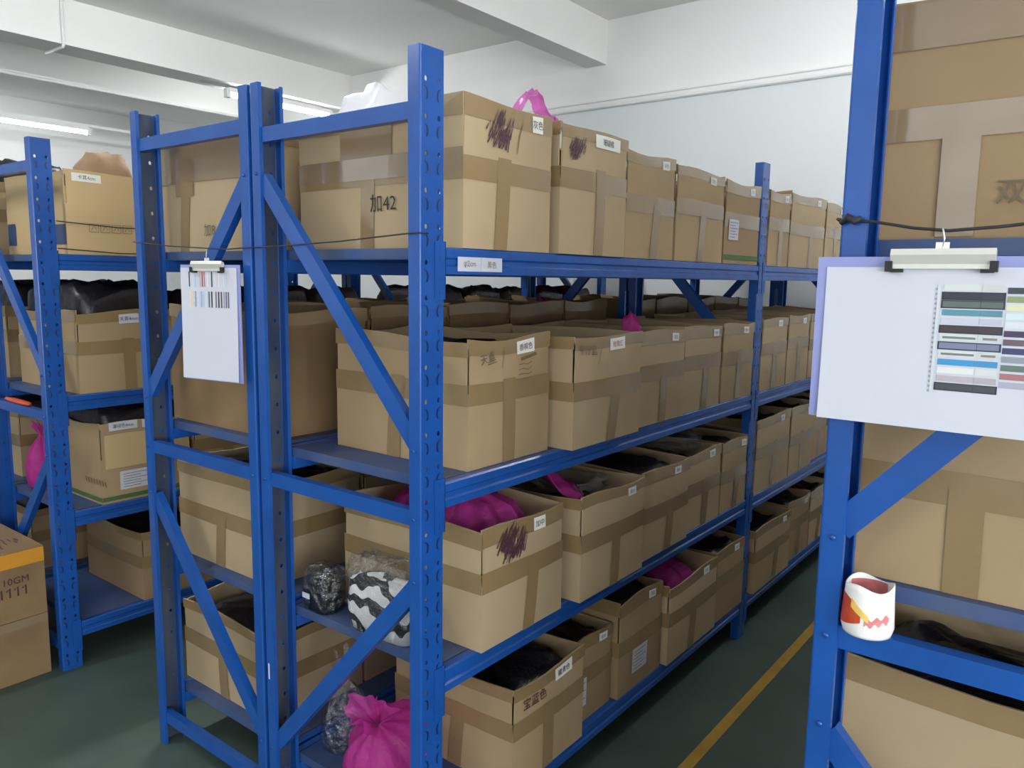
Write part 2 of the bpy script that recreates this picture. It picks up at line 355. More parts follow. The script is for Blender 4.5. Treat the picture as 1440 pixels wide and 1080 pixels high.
def shelf_mesh():
    y0, L = 0.0, (BAY - W - 0.012) / NP - 0.003
    vs_, fs = boxv(-(DEP - 0.026), -0.026, 0, L, -0.002, 0.0)
    boxv(-(DEP - 0.026), -0.026, 0, 0.002, -0.024, -0.002, vs_, fs); boxv(-(DEP - 0.026), -0.026, L - 0.002, L, -0.024, -0.002, vs_, fs)
    boxv(-(DEP - 0.026), -0.026, 0.002, 0.02, -0.026, -0.024, vs_, fs); boxv(-(DEP - 0.026), -0.026, L - 0.02, L - 0.002, -0.026, -0.024, vs_, fs)
    me = mesh('shelf_panel', vs_, fs); me.materials.append(MT['blue_dusty']); return me
SHELF = shelf_mesh()
def brace_mesh(p, q, wdt=0.036, dep=0.024, flip=False):
    """channel section between two points of the frame plane (x, z); open side away from the face at y=0"""
    a = Vector((p[0], 0, p[1])); b = Vector((q[0], 0, q[1])); d = (b - a).normalized(); n = Vector((-d.z, 0, d.x)) * (wdt / 2); yy = Vector((0, 1, 0))
    t = 0.0025
    prof = [(-1, 0), (1, 0), (1, dep), (1 - 2 * t / wdt, dep), (1 - 2 * t / wdt, t), (-1 + 2 * t / wdt, t), (-1 + 2 * t / wdt, dep), (-1, dep)]
    vs_ = [a + n * u + yy * v for u, v in prof] + [b + n * u + yy * v for u, v in prof]
    k = len(prof); fs = [(i, (i + 1) % k, k + (i + 1) % k, k + i) for i in range(k)]
    fs += [(0, 1, 4, 5)[::-1], (1, 2, 3, 4)[::-1], (5, 6, 7, 0)[::-1], (k + 0, k + 1, k + 4, k + 5), (k + 1, k + 2, k + 3, k + 4), (k + 5, k + 6, k + 7, k + 0)]
    me = mesh('brace', vs_, fs); bm = bmesh.new(); bm.from_mesh(me); bmesh.ops.recalc_face_normals(bm, faces=bm.faces); bm.to_mesh(me); bm.free()
    me.materials.append(MT['blue']); return me
BRACES = {}
for s in (1, -1):
    xi, xo = -DEP + 0.008, -0.006         # inner post / aisle post, in rack x (0 = aisle web)
    BRACES[s] = [brace_mesh((s * (xi + 0.015), zz), (s * (xo - 0.012), zz)) for zz in (0.995, 0.095)]
    BRACES[s] += [brace_mesh((s * (xi + 0.022), 1.765), (s * (xo - 0.02), 1.165), 0.042, 0.022), brace_mesh((s * (xo - 0.02), 0.835), (s * (xi + 0.022), 0.245), 0.042, 0.022)]
BOLT = tube([(0, 0, 0), (0, -0.003, 0)], 0.0045, 8); BOLT.materials.append(MT['blue'])
def rack(label, x0, s, bays, worn, ztop):
    """x0 = aisle web plane, s = +1 if the aisle lies towards +X"""
    r = thing('storage_rack', label, 'rack', (x0, 0, 0))
    top = brace_mesh((s * (-DEP + 0.023), ztop), (s * -0.018, ztop))
    for i in range(bays + 1):
        y = i * BAY
        a = link('upright', UPR[(s, worn)], None, r, (0, y, 0)); b = link('upright', UPR[(-s, worn)], None, r, (-s * DEP, y, 0))
        link('crossbar', top, None, r, (0, y + 0.006, 0))
        for k, me in enumerate(BRACES[s]):
            link('brace' if k > 1 else 'crossbar', me, None, r, (0, y + 0.006, 0))
        for (bx, bz) in ((-0.02, 1.15), (-DEP + 0.02, 1.78), (-0.02, 0.85), (-DEP + 0.02, 0.23), (-0.02, 0.995), (-DEP + 0.02, 0.995)):
            if i == 0: link('bolt', BOLT, None, r, (s * bx, 0.0, bz))
    for i in range(bays):
        for zt_ in ZS:
            z_ = zt_ - BH
            link('beam', BEAM[s], None, r, (0, i * BAY, z_)); link('beam', BEAM[-s], None, r, (-s * DEP, i * BAY, z_))
            for sx, xx in ((s, 0), (-s, -s * DEP)):
                link('connector', CONN[(sx, True)], None, r, (xx, i * BAY, z_)); link('connector', CONN[(sx, False)], None, r, (xx, (i + 1) * BAY, z_))
            for k in range(NP):
                o = link('shelf_panel', SHELF, None, r, (0 if s > 0 else DEP, i * BAY + W + 0.008 + k * (BAY - W - 0.012) / NP, zt_))
    return r
GAP = 0.0143
XM, XN, XLr, XRr = 0.0, -2 * DEP - GAP, -1.918, 0.8429
RACK = {
 'M': ('blue steel rack of cartons facing the yellow floor line', XM, 1, 2, 1, 1.874),
 'N': ('blue steel rack with a small clipboard, back to back with the yellow-line rack', XN, -1, 2, 1, 1.903),
 'L': ('blue steel rack standing behind the two stacked floor cartons', XLr, 1, 2, 0, 1.905),
 'K': ('outermost blue steel rack, back to back with the rack behind the floor cartons', -1.918 - 2 * DEP - GAP, -1, 1, 0, 1.905),
 'R': ('blue steel rack with a large landscape clipboard tied to its end', XRr, -1, 2, 0, 1.976)}
for k, a in RACK.items(): rack(*a)

# ------------------------------------------------------------------ cartons
class Shell:
    def __init__(s, d, w_, h, bulge=0.005, flare=0.0, crease=0.55, seed=0, slit=True, rim=0.004):
        s.d, s.w, s.h, s.b, s.f, s.tc, s.slit, s.rim = d, w_, h, bulge, flare, crease, slit, rim
        s.ph = [random.Random(seed * 7 + k).uniform(0, 6.28) for k in range(4)]
        x, y = d / 2, w_ / 2
        s.side = {'+x': ((x, -y), (x, y), (1, 0)), '+y': ((x, y), (-x, y), (0, 1)), '-x': ((-x, y), (-x, -y), (-1, 0)), '-y': ((-x, -y), (x, -y), (0, -1))}
        s.keys = ['+x', '+y', '-x', '-y']
    def length(s, k): return s.w if k[1] == 'x' else s.d
    def P(s, k, u, t, off=0.0):
        a, b, n = s.side[k]; ph = s.ph[s.keys.index(k)]
        bl = s.b * 4 * u * (1 - u) * (math.sin(PI * min(t, 1)) ** 0.8 * 0.8 + 0.25 * t + 0.25 * math.sin(3 * u + 5 * t + ph) * t)
        fl_ = s.f * max(0, t - s.tc) / (1 - s.tc)
        o = off + bl + fl_
        z_ = t * s.h + t ** 4 * s.rim * math.sin(5 * u + ph)
        return Vector((a[0] + (b[0] - a[0]) * u + n[0] * o, a[1] + (b[1] - a[1]) * u + n[1] * o, z_))
    def body(s, ns=5, nt=8, closed=False):
        vs_, fs = [], []; T = 0.005
        ts = sorted(set([0, 0.25, s.tc - 0.01, s.tc + 0.015, (s.tc + 1) / 2, 0.93, 0.96, 1.0]))
        for k in s.keys:
            base = len(vs_); L = s.length(k)
            for off in (0, -T):
                for t in ts:
                    e = 0.0065 / L if (s.slit and s.tc + 0.01 < t < 0.95) else 0.0006 / L
                    for i in range(ns + 1):
                        u = e + (1 - 2 * e) * i / ns
                        q = s.P(k, u, t, off)
                        vs_.append(q)
            n1 = ns + 1; m = len(ts); lay = n1 * m
            for j in range(m - 1):
                for i in range(ns):
                    a = base + j * n1 + i; f = (a, a + 1, a + n1 + 1, a + n1)
                    fs.append(f); fs.append(tuple(v + lay for v in f)[::-1])
                for i, fl in ((0, True), (ns, False)):
                    a = base + j * n1 + i; f = (a, a + n1, a + n1 + lay, a + lay); fs.append(f if not fl else f[::-1])
            for i in range(ns):
                a = base + (m - 1) * n1 + i; fs.append((a, a + 1, a + 1 + lay, a + lay))
                a = base + i; fs.append((a + lay, a + 1 + lay, a + 1, a))
        boxv(-s.d / 2 + 0.003, s.d / 2 - 0.003, -s.w / 2 + 0.003, s.w / 2 - 0.003, 0, 0.005, vs_, fs)
        if closed: boxv(-s.d / 2 + 0.001, s.d / 2 - 0.001, -s.w / 2 + 0.001, s.w / 2 - 0.001, s.h - 0.006, s.h + 0.001, vs_, fs)
        return mesh('carton', vs_, fs)
    def patch(s, items, off, nu=5, nt=1):
        """items: (side, u0, u1, t0, t1) -> one sheet mesh lying on the carton"""
        vs_, fs = [], []
        for k, u0, u1, t0, t1, *ln in items:
            base = len(vs_); ln = ln[0] if ln else 0
            for j in range(nt + 1):
                for i in range(nu + 1): vs_.append(s.P(k, u0 + (u1 - u0) * i / nu + ln * j / nt, t0 + (t1 - t0) * j / nt, off))
            for j in range(nt):
                for i in range(nu):
                    a = base + j * (nu + 1) + i; fs.append((a, a + 1, a + nu + 2, a + nu + 1))
        return mesh('sheet', vs_, fs)
    def write(s, k, body, u, z_, size, off, rot=0.0, slant=0.0, squeeze=1.0):
        V, F, asp = text2d(body); L = s.length(k); c, sn = math.cos(rot), math.sin(rot)
        return mesh('writing', [s.P(k, u + ((a * squeeze + slant * b) * c - b * sn) * size / L, (z_ + (a * sn + b * c) * size) / s.h, off) for a, b in V], F)
    def strokes(s, k, lines, wd, off):
        """lines of (u in metres from side centre, z) -> ribbons"""
        vs_, fs = [], []; L = s.length(k)
        for ln in lines:
            for i in range(len(ln)):
                a = Vector(ln[max(0, i - 1)]); b = Vector(ln[min(len(ln) - 1, i + 1)]); d = (b - a); d = Vector((-d.y, d.x)).normalized() * wd / 2 if d.length > 0 else Vector((0, wd / 2))
                p = Vector(ln[i])
                for sg in (-1, 1):
                    q = p + d * sg; vs_.append(s.P(k, 0.5 + q.x / L, q.y / s.h, off))
                if i:
                    n = len(vs_) - 4; fs.append((n, n + 2, n + 3, n + 1))
        return mesh('strokes', vs_, fs)
def scribble(rng, cx, cz, w_, h, n):
    """dense slanted hatching inside a ragged ellipse"""
    L = []
    for i in range(n):
        a = rng.uniform(0, 2 * PI); q = math.sqrt(rng.random()) * 0.8
        x = cx + w_ / 2 * q * math.cos(a); y = cz + h / 2 * q * math.sin(a); ln = []
        k = rng.uniform(0.10, 0.26)
        for j in range(5):
            sg = 1 if j % 2 else -1
            ln.append((x + (j - 2) * w_ * 0.05 + sg * k * w_ * 0.35 + rng.uniform(-.02, .02) * w_, y + sg * k * h * 1.2 + rng.uniform(-.05, .05) * h))
        L.append(ln)
    return L

SH = ['top', 'second', 'third', 'bottom']
ORD = ['first', 'second', 'third', 'fourth', 'fifth', 'sixth', 'seventh', 'eighth', 'ninth', 'tenth']
RN = {'K': 'outermost rack', 'M': 'yellow-line rack', 'N': 'small-clipboard rack', 'L': 'rack behind floor cartons', 'R': 'large-clipboard rack'}
rng = random.Random(5)
def carton(rk, lev, idx, y0, y1, xf, dep, h, card='card', desc='open brown taped carton', label=None, shelf_z=None, full=True,
           strip=0.5, strips=True, closed=False, bulge=0.005, flare=None, band=True, write=None, rim=True, shiny=False, crease=0.55, seed=None, rz=0.0, slit=True):
    x0, s = RACK[rk][1], RACK[rk][2]
    seed = seed if seed is not None else lev * 31 + idx * 7 + ord(rk)
    rr = random.Random(seed)
    d, w_ = dep, y1 - y0
    xc = x0 + s * (xf - d / 2); yc = (y0 + y1) / 2; z0 = (shelf_z if shelf_z is not None else ZS[lev]) + 0.0006
    sh = Shell(d, w_, h, bulge, flare if flare is not None else rr.uniform(-0.0005, 0.003), crease + rr.uniform(-0.05, 0.05), seed, slit=slit, rim=rr.uniform(0.003, 0.009))
    lab = '%s, %s from end post, %s shelf, %s' % (desc, ORD[idx], SH[lev], RN[rk])
    t = thing('cardboard_carton', lab, 'box', (xc, yc, z0), 'cartons on the ' + RN[rk], rz)
    link('body', sh.body(closed=closed), card, t)
    F = '+x' if s > 0 else '-x'
    sides = sh.keys if full else [F, '-y']
    if band:
        hb = 0.026 / h; tc = sh.tc
        link('tape_band', sh.patch([(k, 0, 1, tc - hb, tc + hb) for k in sides], 0.0012, 5, 1), 'tape_shiny' if shiny else 'tape', t)
    if rim:
        r0 = 1 - rr.uniform(0.10, 0.15)
        link('rim_tape', sh.patch([(k, 0, 1, r0, 0.998) for k in sides], 0.0012, 5, 1), 'tape_shiny' if shiny else 'tape', t)
    if strips:
        for k in (F, '-y') if full else (F,):
            u = strip + rr.uniform(-0.06, 0.06); hw = 0.024 / sh.length(k); lean = 0
            link('tape_strip', sh.patch([(k, u - hw, u + hw, 0.0, sh.tc + (0.10 if rr.random() < .5 else 0.0), rr.uniform(-0.03, 0.06))], 0.0020, 2, 5), 'tape', t)
    if label is not None:
        u, lw, lh, txt, ink = label
        L = sh.length(F); tz = 0.92
        lb = link('label', sh.patch([(F, u - lw / 2 / L, u + lw / 2 / L, tz - lh / 2 / h, tz + lh / 2 / h)], 0.0026, 3, 1), 'paper_grey', t)
        if txt: link('label_text', sh.write(F, txt, u, tz * h, lh * 0.52, 0.0034), ink, lb)
    if write: write(sh, t, F)
    return t, sh, (xc, yc, z0)

def rand_label(r2): return (r2.uniform(0.66, 0.82), 0.05, 0.026, r2.choice(SMALL), 'ink')
CAR = {}
def row(rk, lev, specs, card=None, full=True):
    for i, sp in enumerate(specs):
        kw = dict(sp[5]) if len(sp) > 5 else {}
        r2 = random.Random(lev * 100 + i + ord(rk) * 3)
        if 'label' not in kw: kw['label'] = rand_label(r2) if rk in 'M' else None
        kw.setdefault('full', full)
        kw.setdefault('card', card or r2.choice(['card', 'card', 'card_b']))
        CAR[(rk, lev, i)] = carton(rk, lev, i, *sp[:5], **kw)
def w_scrib(cx, cz, w_, h, n, seed, slash=True):
    def f(sh, t, F):
        r2 = random.Random(seed); L = scribble(r2, cx, cz, w_, h, int(n * 0.8))
        link('marker_scribble', sh.strokes(F, L, 0.0036, 0.0032), 'ink_purple', t)
        if slash: link('marker_slash', sh.strokes(F, [[(cx + w_ * 0.85, cz + 0.03), (cx + w_ * 0.7, cz), (cx + w_ * 0.62, cz - 0.045)]], 0.003, 0.0032), 'ink_brown', t)
    return f
def w_m1a(sh, t, F):
    w_scrib(-0.05, 0.272, 0.105, 0.08, 26, 3)(sh, t, F)
    link('handwriting', sh.write('-y', '加42', 0.565, 0.110, 0.042, 0.0034), 'ink', t)
    link('tape_patch', sh.patch([('-y', 0.0, 1.0, 0.50, 0.66)], 0.0026, 5, 1), 'tape_shiny', t)
    link('tape_patch', sh.patch([('-y', 0.30, 0.62, 0.66, 0.90)], 0.0026, 3, 1), 'tape_shiny', t)
def w_m2a(sh, t, F):
    link('handwriting', sh.write(F, '天蓝', 0.20, 0.272, 0.026, 0.0032, 0.25), 'ink_grey', t)
    link('marker_slash', sh.strokes(F, [[(-0.035, 0.30), (-0.045, 0.245)], [(-0.1, 0.255), (-0.065, 0.262)]], 0.0022, 0.0032), 'ink_brown', t)
    r2 = random.Random(4)
    link('marker_scribble', sh.strokes(F, [[(0.03, 0.262 - 0.001 * j + r2.uniform(-.003, .003)), (0.06, 0.262 + r2.uniform(-.004, .004)), (0.10, 0.266 + r2.uniform(-.004, .004))] for j in range(5)]
         + [[(0.022, 0.245 - 0.013 * j), (0.04, 0.247 - 0.013 * j), (0.06, 0.243 - 0.013 * j), (0.078, 0.248 - 0.013 * j)] for j in range(4)], 0.0024, 0.0032), 'ink_brown', t)
def w_m2b(sh, t, F):
    link('handwriting', sh.write(F, '牛仔蓝', 0.16, 0.272, 0.028, 0.0032, -0.05), 'ink_grey', t)
    link('marker_slash', sh.strokes(F, [[(-0.055, 0.285), (-0.075, 0.225)]], 0.0022, 0.0032), 'ink_brown', t)
def w_m4a(sh, t, F):
    link('handwriting', sh.write(F, '宝蓝色', 0.26, 0.235, 0.032, 0.0032, 0.02), 'ink_purple', t)
def w_ship(u, z_, w_, h, side=None):
    def f(sh, t, F):
        k = side or F; L = sh.length(k)
        lb = link('shipping_label', sh.patch([(k, u - w_ / 2 / L, u + w_ / 2 / L, (z_ - h / 2) / sh.h, (z_ + h / 2) / sh.h)], 0.0028, 2, 1), 'paper', t)
        lines = [[(L * (u - 0.5) - w_ * 0.4, z_ - h * 0.36 + h * 0.14 * j), (L * (u - 0.5) + w_ * (0.38 if j % 2 else 0.15), z_ - h * 0.36 + h * 0.14 * j)] for j in range(6)]
        link('label_text', sh.strokes(k, lines, 0.0022, 0.0034), 'ink_grey', lb)
    return f
def w_m1e(sh, t, F):
    w_ship(0.22, 0.125, 0.085, 0.075)(sh, t, F)
    link('green_band', sh.patch([(F, 0, 1, 0.05, 0.11)], 0.0022, 4, 1), 'green_print', t)
def w_m4c(sh, t, F): w_ship(0.45, 0.10, 0.10, 0.085)(sh, t, F)

# --- yellow-line rack (M): y0, y1, front x, depth, height
row('M', 0, [
 (0.135, 0.468, 0.0, 0.575, 0.333, dict(write=w_m1a, label=(0.80, 0.045, 0.04, '灰色', 'ink'), desc='carton marked 加42', bulge=0.006, slit=False, strip=0.44)),
 (0.500, 0.838, 0.008, 0.54, 0.330, dict(write=w_scrib(-0.09, 0.275, 0.10, 0.06, 22, 9, False), label=(0.66, 0.13, 0.034, '珊瑚橘', 'ink'), desc='scribbled carton, long label', bulge=0.0065)),
 (0.852, 1.165, 0.0, 0.54, 0.312, dict(bulge=0.006)),
 (1.180, 1.560, 0.0, 0.54, 0.305, dict()),
 (1.575, 1.915, 0.0, 0.54, 0.300, dict(card='card_c', write=w_m1e, strips=False, desc='carton with shipping sticker and green band')),
 (2.025, 2.270, 0.0, 0.5, 0.305), (2.285, 2.775, 0.0, 0.54, 0.322), (2.795, 3.110, 0.0, 0.54, 0.318), (3.125, 3.44, 0.0, 0.5, 0.315), (3.455, 3.80, 0.0, 0.5, 0.31)])
row('M', 1, [
 (0.185, 0.515, -0.025, 0.475, 0.315, dict(write=w_m2a, label=(0.66, 0.075, 0.034, '香槟色', 'ink'), desc='carton marked 天蓝')),
 (0.545, 0.915, 0.035, 0.5, 0.305, dict(write=w_m2b, label=(0.58, 0.085, 0.034, '玫瑰红', 'ink_red'), desc='carton with red-lettered label')),
 (0.930, 1.270, 0.01, 0.5, 0.300), (1.284, 1.598, 0.0, 0.5, 0.300), (1.616, 1.925, 0.0, 0.5, 0.298),
 (2.020, 2.330, 0.0, 0.5, 0.305), (2.345, 2.640, 0.0, 0.5, 0.31), (2.655, 2.99, 0.0, 0.5, 0.31), (3.005, 3.36, 0.0, 0.5, 0.31), (3.375, 3.75, 0.0, 0.5, 0.31)])
row('M', 2, [
 (0.190, 0.535, 0.018, 0.50, 0.305, dict(write=w_scrib(-0.055, 0.252, 0.125, 0.08, 34, 12, False), label=(0.66, 0.052, 0.036, '加中', 'ink'), desc='scribbled carton holding pink bag', bulge=0.006)),
 (0.595, 0.960, 0.04, 0.5, 0.300, dict(bulge=0.006)), (0.980, 1.325, 0.02, 0.5, 0.295, dict(bulge=0.0065)), (1.340, 1.650, 0.0, 0.5, 0.285), (1.665, 1.920, 0.0, 0.5, 0.28),
 (2.025, 2.445, 0.0, 0.5, 0.325), (2.460, 2.800, 0.0, 0.5, 0.32), (2.82, 3.15, -0.02, 0.5, 0.30), (3.165, 3.50, 0.0, 0.5, 0.31), (3.515, 3.80, 0.0, 0.5, 0.31)])
row('M', 3, [
 (0.320, 0.660, 0.02, 0.44, 0.285, dict(write=w_m4a, label=(0.66, 0.085, 0.036, '藏青色', 'ink'), desc='carton marked 宝蓝色')),
 (0.685, 0.885, -0.02, 0.5, 0.270, dict(card='card_c', write=w_ship(0.12, 0.10, 0.05, 0.09), strips=False)),
 (0.900, 1.195, 0.0, 0.5, 0.320, dict(card='card_c', write=w_m4c, strips=False, desc='carton with square shipping sticker')),
 (1.210, 1.620, 0.02, 0.5, 0.285, dict(desc='carton with pink bag peeking out')), (1.640, 1.925, 0.01, 0.5, 0.29, dict(card='card_c', strips=False)),
 (2.030, 2.480, 0.02, 0.5, 0.285), (2.495, 2.830, 0.0, 0.5, 0.29, dict(card='card_c')), (2.845, 3.16, 0.0, 0.5, 0.28), (3.175, 3.50, 0.0, 0.5, 0.28), (3.515, 3.80, 0.0, 0.5, 0.28)])
# --- small-clipboard rack (N), aisle on its -X side
def w_n1a(sh, t, F):
    link('handwriting', sh.write('-y', '加8', 0.52, 0.062, 0.036, 0.0034), 'ink_grey', t)
    link('tape_patch', sh.patch([('-y', 0.20, 0.38, 0.50, 0.62)], 0.0030, 2, 1), 'tape', t)
    link('tape_patch', sh.patch([('-y', 0.02, 0.98, 0.62, 0.98)], 0.0024, 5, 2), 'tape_shiny', t)
def seq(y, ws, hs, xf=0.0, dep=0.52, kw=None, gap=0.014):
    out = []
    for a, h in zip(ws, hs):
        if y < BAY < y + a + 0.02 or BAY <= y < BAY + W + 0.01: y = BAY + W + 0.012
        out.append((y, y + a, xf, dep, h) + ((dict(kw),) if kw else ())); y += a + gap
    return out
wds = [0.34, 0.35, 0.33, 0.36, 0.34, 0.33, 0.35, 0.34, 0.34, 0.33]
S0 = seq(0.10, wds, [0.325, .32, .31, .32, .31, .32, .31, .32, .31, .3], 0.035, 0.55); S0[0] += (dict(write=w_n1a, desc='carton marked 加 with glossy tape', strip=0.30, band=False),)
row('N', 0, S0)
S1 = seq(0.11, wds, [0.36, .365, .37, .365, .37, .36, .37, .365, .37, .36], 0.02, 0.545); S1[0] += (dict(band=False, strips=False, desc='plain brown carton behind the small clipboard'),)
row('N', 1, S1, card='card_d')
row('N', 2, seq(0.115, wds, [0.31, .3, .3, .3, .3, .3, .3, .3, .3, .3], 0.02, 0.5))
row('N', 3, seq(0.115, wds, [0.275, .28, .28, .28, .28, .28, .28, .28, .28, .28], 0.02, 0.5))
# --- rack behind the floor cartons (L)
def w_l1a(sh, t, F):
    L = sh.length(F)
    lb = link('label', sh.patch([(F, 0.06, 0.30, 0.87, 0.965)], 0.0026, 2, 1), 'paper_grey', t)
    link('label_text', sh.write(F, '卡其4cm', 0.18, 0.92 * sh.h, 0.016, 0.0034), 'ink', lb)
    w_ship(0.79, 0.075, 0.10, 0.075)(sh, t, F)
    link('printed_text', sh.write(F, 'HRIS C', 0.80, 0.022, 0.017, 0.0034), 'ink_grey', t)
    for j in range(4):
        a = -0.14 + j * 0.042
        link('handling_icon', sh.strokes(F, [[(a, 0.085), (a + 0.034, 0.085), (a + 0.034, 0.115), (a, 0.115), (a, 0.085)], [(a + 0.008, 0.092), (a + 0.018, 0.108), (a + 0.026, 0.094)]], 0.0022, 0.0030), 'ink_brown', t)
    for q in ((0.02, 0.16, 0.12, 0.40), (0.80, 0.995, 0.12, 0.36)): link('blue_print_panel', sh.patch([('-y',) + q], 0.0024, 2, 1), 'blue_print', t)
    link('handwriting', sh.strokes('-y', [[(-.02, .12), (-.03, .09), (-.01, .085), (-.02, .06)], [(.02, .10), (.025, .06)], [(.03, .11), (.03, .07)]], 0.003, 0.003), 'ink_purple', t)
def w_l2a(sh, t, F):
    lb = link('label', sh.patch([(F, 0.40, 0.60, 0.84, 0.95)], 0.0026, 2, 1), 'paper', t); link('label_text', sh.write(F, '天青4mm', 0.50, 0.895 * sh.h, 0.017, 0.0034), 'ink', lb)
def w_l3a(sh, t, F):
    for u0, u1, tx in ((0.10, 0.40, '翠绿色4mm'), (0.45, 0.75, '中翠绿4mm')):
        lb = link('label', sh.patch([(F, u0, u1, 0.90, 1.0)], 0.0026, 2, 1), 'paper', t); link('label_text', sh.write(F, tx, (u0 + u1) / 2, 0.95 * sh.h, 0.015, 0.0034), 'ink', lb)
    w_ship(0.36, 0.085, 0.13, 0.075)(sh, t, F)
    link('folded_flap', sh.patch([(F, 0.04, 0.98, 0.44, 0.86)], 0.0060, 4, 2), 'card_y', t)
    link('green_band', sh.patch([(F, 0, 1, 0.03, 0.085), ('-y', 0, 1, 0.03, 0.085)], 0.0022, 4, 1), 'green_print', t)
    link('printed_mark', sh.strokes('-y', [[(0.06 + 0.022 * j, 0.10), (0.065 + 0.022 * j, 0.078)] for j in range(8)], 0.007, 0.003), 'ink_brown', t)
row('L', 0, [(0.112, 0.55, -0.005, 0.54, 0.305, dict(card='card_y', write=w_l1a, strips=False, band=False, rim=False, desc='printed yellowish carton with stickers', bulge=0.003))] + seq(0.565, wds[:8], [.3] * 8, 0, 0.5))
row('L', 1, [(0.125, 0.52, -0.005, 0.54, 0.310, dict(card='card_b', write=w_l2a, desc='carton with small white label'))] + seq(0.535, wds[:8], [.3] * 8, 0, 0.5))
row('L', 2, [(0.185, 0.56, -0.005, 0.36, 0.318, dict(card='card_b', write=w_l3a, strips=False, rim=False, band=False, desc='carton with twin labels'))] + seq(0.575, wds[:8], [.3] * 8, 0, 0.5))
row('L', 3, [(0.330, 0.70, -0.005, 0.50, 0.285, dict(card='card_c', strips=False, desc='dark brown open carton'))] + seq(0.715, wds[:7], [.28] * 7, 0, 0.5))
# --- outermost rack (K)
for lv, hh in ((0, .31), (1, .31), (2, .30), (3, .28)): row('K', lv, seq(0.12 + 0.02 * lv, wds[:5], [hh] * 5, 0.01, 0.5))
# --- large-clipboard rack (R)
def w_r1a(sh, t, F):
    link('handwriting', sh.write('-y', '双6', 0.345, 0.062, 0.032, 0.0036), 'ink_grey', t)
    link('tape_patch', sh.patch([('-y', 0.0, 1.0, 0.42, 0.56)], 0.0028, 5, 1), 'tape_shiny', t)
    link('tape_patch', sh.patch([('-y', 0.0, 1.0, 0.80, 0.99)], 0.0028, 5, 1), 'tape_shiny', t)
    link('tape_patch', sh.patch([('-y', 0.16, 0.25, 0.01, 0.42)], 0.0034, 2, 2), 'tape_shiny', t)
row('R', 0, [(0.095, 0.46, -0.02, 0.54, 0.335, dict(write=w_r1a, desc='carton marked 双 with glossy tape', strips=False, band=False, rim=False, card='card_c'))] + seq(0.475, wds[:3], [.32] * 3, 0, 0.5))
row('R', 1, [(0.10, 0.46, -0.008, 0.56, 0.300, dict(desc='carton with wide shiny tape cross', strip=0.26, shiny=False, crease=0.50, rim=False))] + seq(0.475, wds[:3], [.3] * 3, 0, 0.5))
row('R', 2, [(0.10, 0.46, -0.008, 0.56, 0.305, dict(desc='open carton with torn taped rim', strips=False, band=False))] + seq(0.475, wds[:3], [.3] * 3, 0, 0.5))
row('R', 3, [(0.10, 0.46, -0.008, 0.56, 0.28, dict(desc='open plain carton'))] + seq(0.475, wds[:3], [.28] * 3, 0, 0.5))

# --- two cartons stacked on the floor before rack L
def floor_carton(z0, h, lab, top):
    sh = Shell(0.50, 0.42, h, 0.006, 0.0, 0.6, 3 + top, slit=False, rim=0.0)
    t = thing('cardboard_carton', lab, 'box', (-1.962 - 0.25, -0.235, z0), 'cartons stacked on the floor', 0.0)
    link('body', sh.body(closed=True), 'card_d', t)
    link('tape_band', sh.patch([('+x', 0, 1, 0.78, 0.99), ('-y', 0, 1, 0.78, 0.99)] if top else [('+x', 0, 1, 0.86, 1.0), ('-y', 0, 1, 0.86, 1.0)], 0.0014), 'tape_orange' if top else 'tape_shiny', t)
    if top:
        link('printed_text', sh.write('+x', 'ON', 0.52, 0.155, 0.026, 0.003), 'ink_purple', t); link('printed_text', sh.write('+x', '110GM', 0.74, 0.155, 0.026, 0.003), 'ink_purple', t)
        link('printed_mark', sh.strokes('+x', [[(0.14 - 0.027 * j, 0.095), (0.14 - 0.027 * j, 0.13), (0.128 - 0.027 * j, 0.12)] for j in range(9)], 0.006, 0.003), 'ink_purple', t)
        vs_, fs = boxv(-0.25, 0.25, -0.11, -0.03, h + 0.0012, h + 0.0025); link('tape_strip', mesh('tape', vs_, fs), 'tape_orange', t)
        r2 = random.Random(8); vs_, fs = [], []
        for j in range(14):
            x = 0.05 + r2.random() * 0.16; y = 0.03 + r2.random() * 0.14; boxv(x, x + 0.035, y, y + 0.004, h + 0.001, h + 0.0022, vs_, fs)
        link('marker_scribble', mesh('ink', vs_, fs), 'ink_purple', t)
floor_carton(0.0005, 0.24, 'lower of two worn cartons on the floor, with shiny tape', 0)
floor_carton(0.2425, 0.262, 'upper of two floor cartons, with orange tape and printing', 1)

# ------------------------------------------------------------------ bags and contents
def lump_mesh(seed, a, b, c, amp=0.12, fr=2.2, nu=26, nv=14, e=0.6, flat=False):
    """crumpled rounded pillow, base at z = 0"""
    vs_, fs = [], []; off = Vector((seed * 3.7, seed * 1.3, 0))
    pw = lambda v, e_: math.copysign(abs(v) ** e_, v)
    for j in range(nv + 1):
        ph = -PI / 2 + PI * j / nv
        for i in range(nu):
            th = 2 * PI * i / nu
            x = pw(math.cos(ph), e) * pw(math.cos(th), e); y = pw(math.cos(ph), e) * pw(math.sin(th), e); z_ = pw(math.sin(ph), e)
            n = noise.noise(Vector((x, y, z_)) * fr + off) * amp + abs(noise.noise(Vector((x, y, z_)) * fr * 2.6 + off)) * amp * 0.7
            k = 1 - amp * 0.6 + n
            k = min(k, 1.0)
            zz = z_ * k
            kx = 1.0 if flat else k
            if z_ < -0.75: zz = -1.0
            vs_.append((x * kx * a, y * kx * b, (zz + 1) * c))
    for j in range(nv):
        for i in range(nu):
            fs.append((j * nu + i, j * nu + (i + 1) % nu, (j + 1) * nu + (i + 1) % nu, (j + 1) * nu + i))
    return mesh('bag', vs_, fs, True)
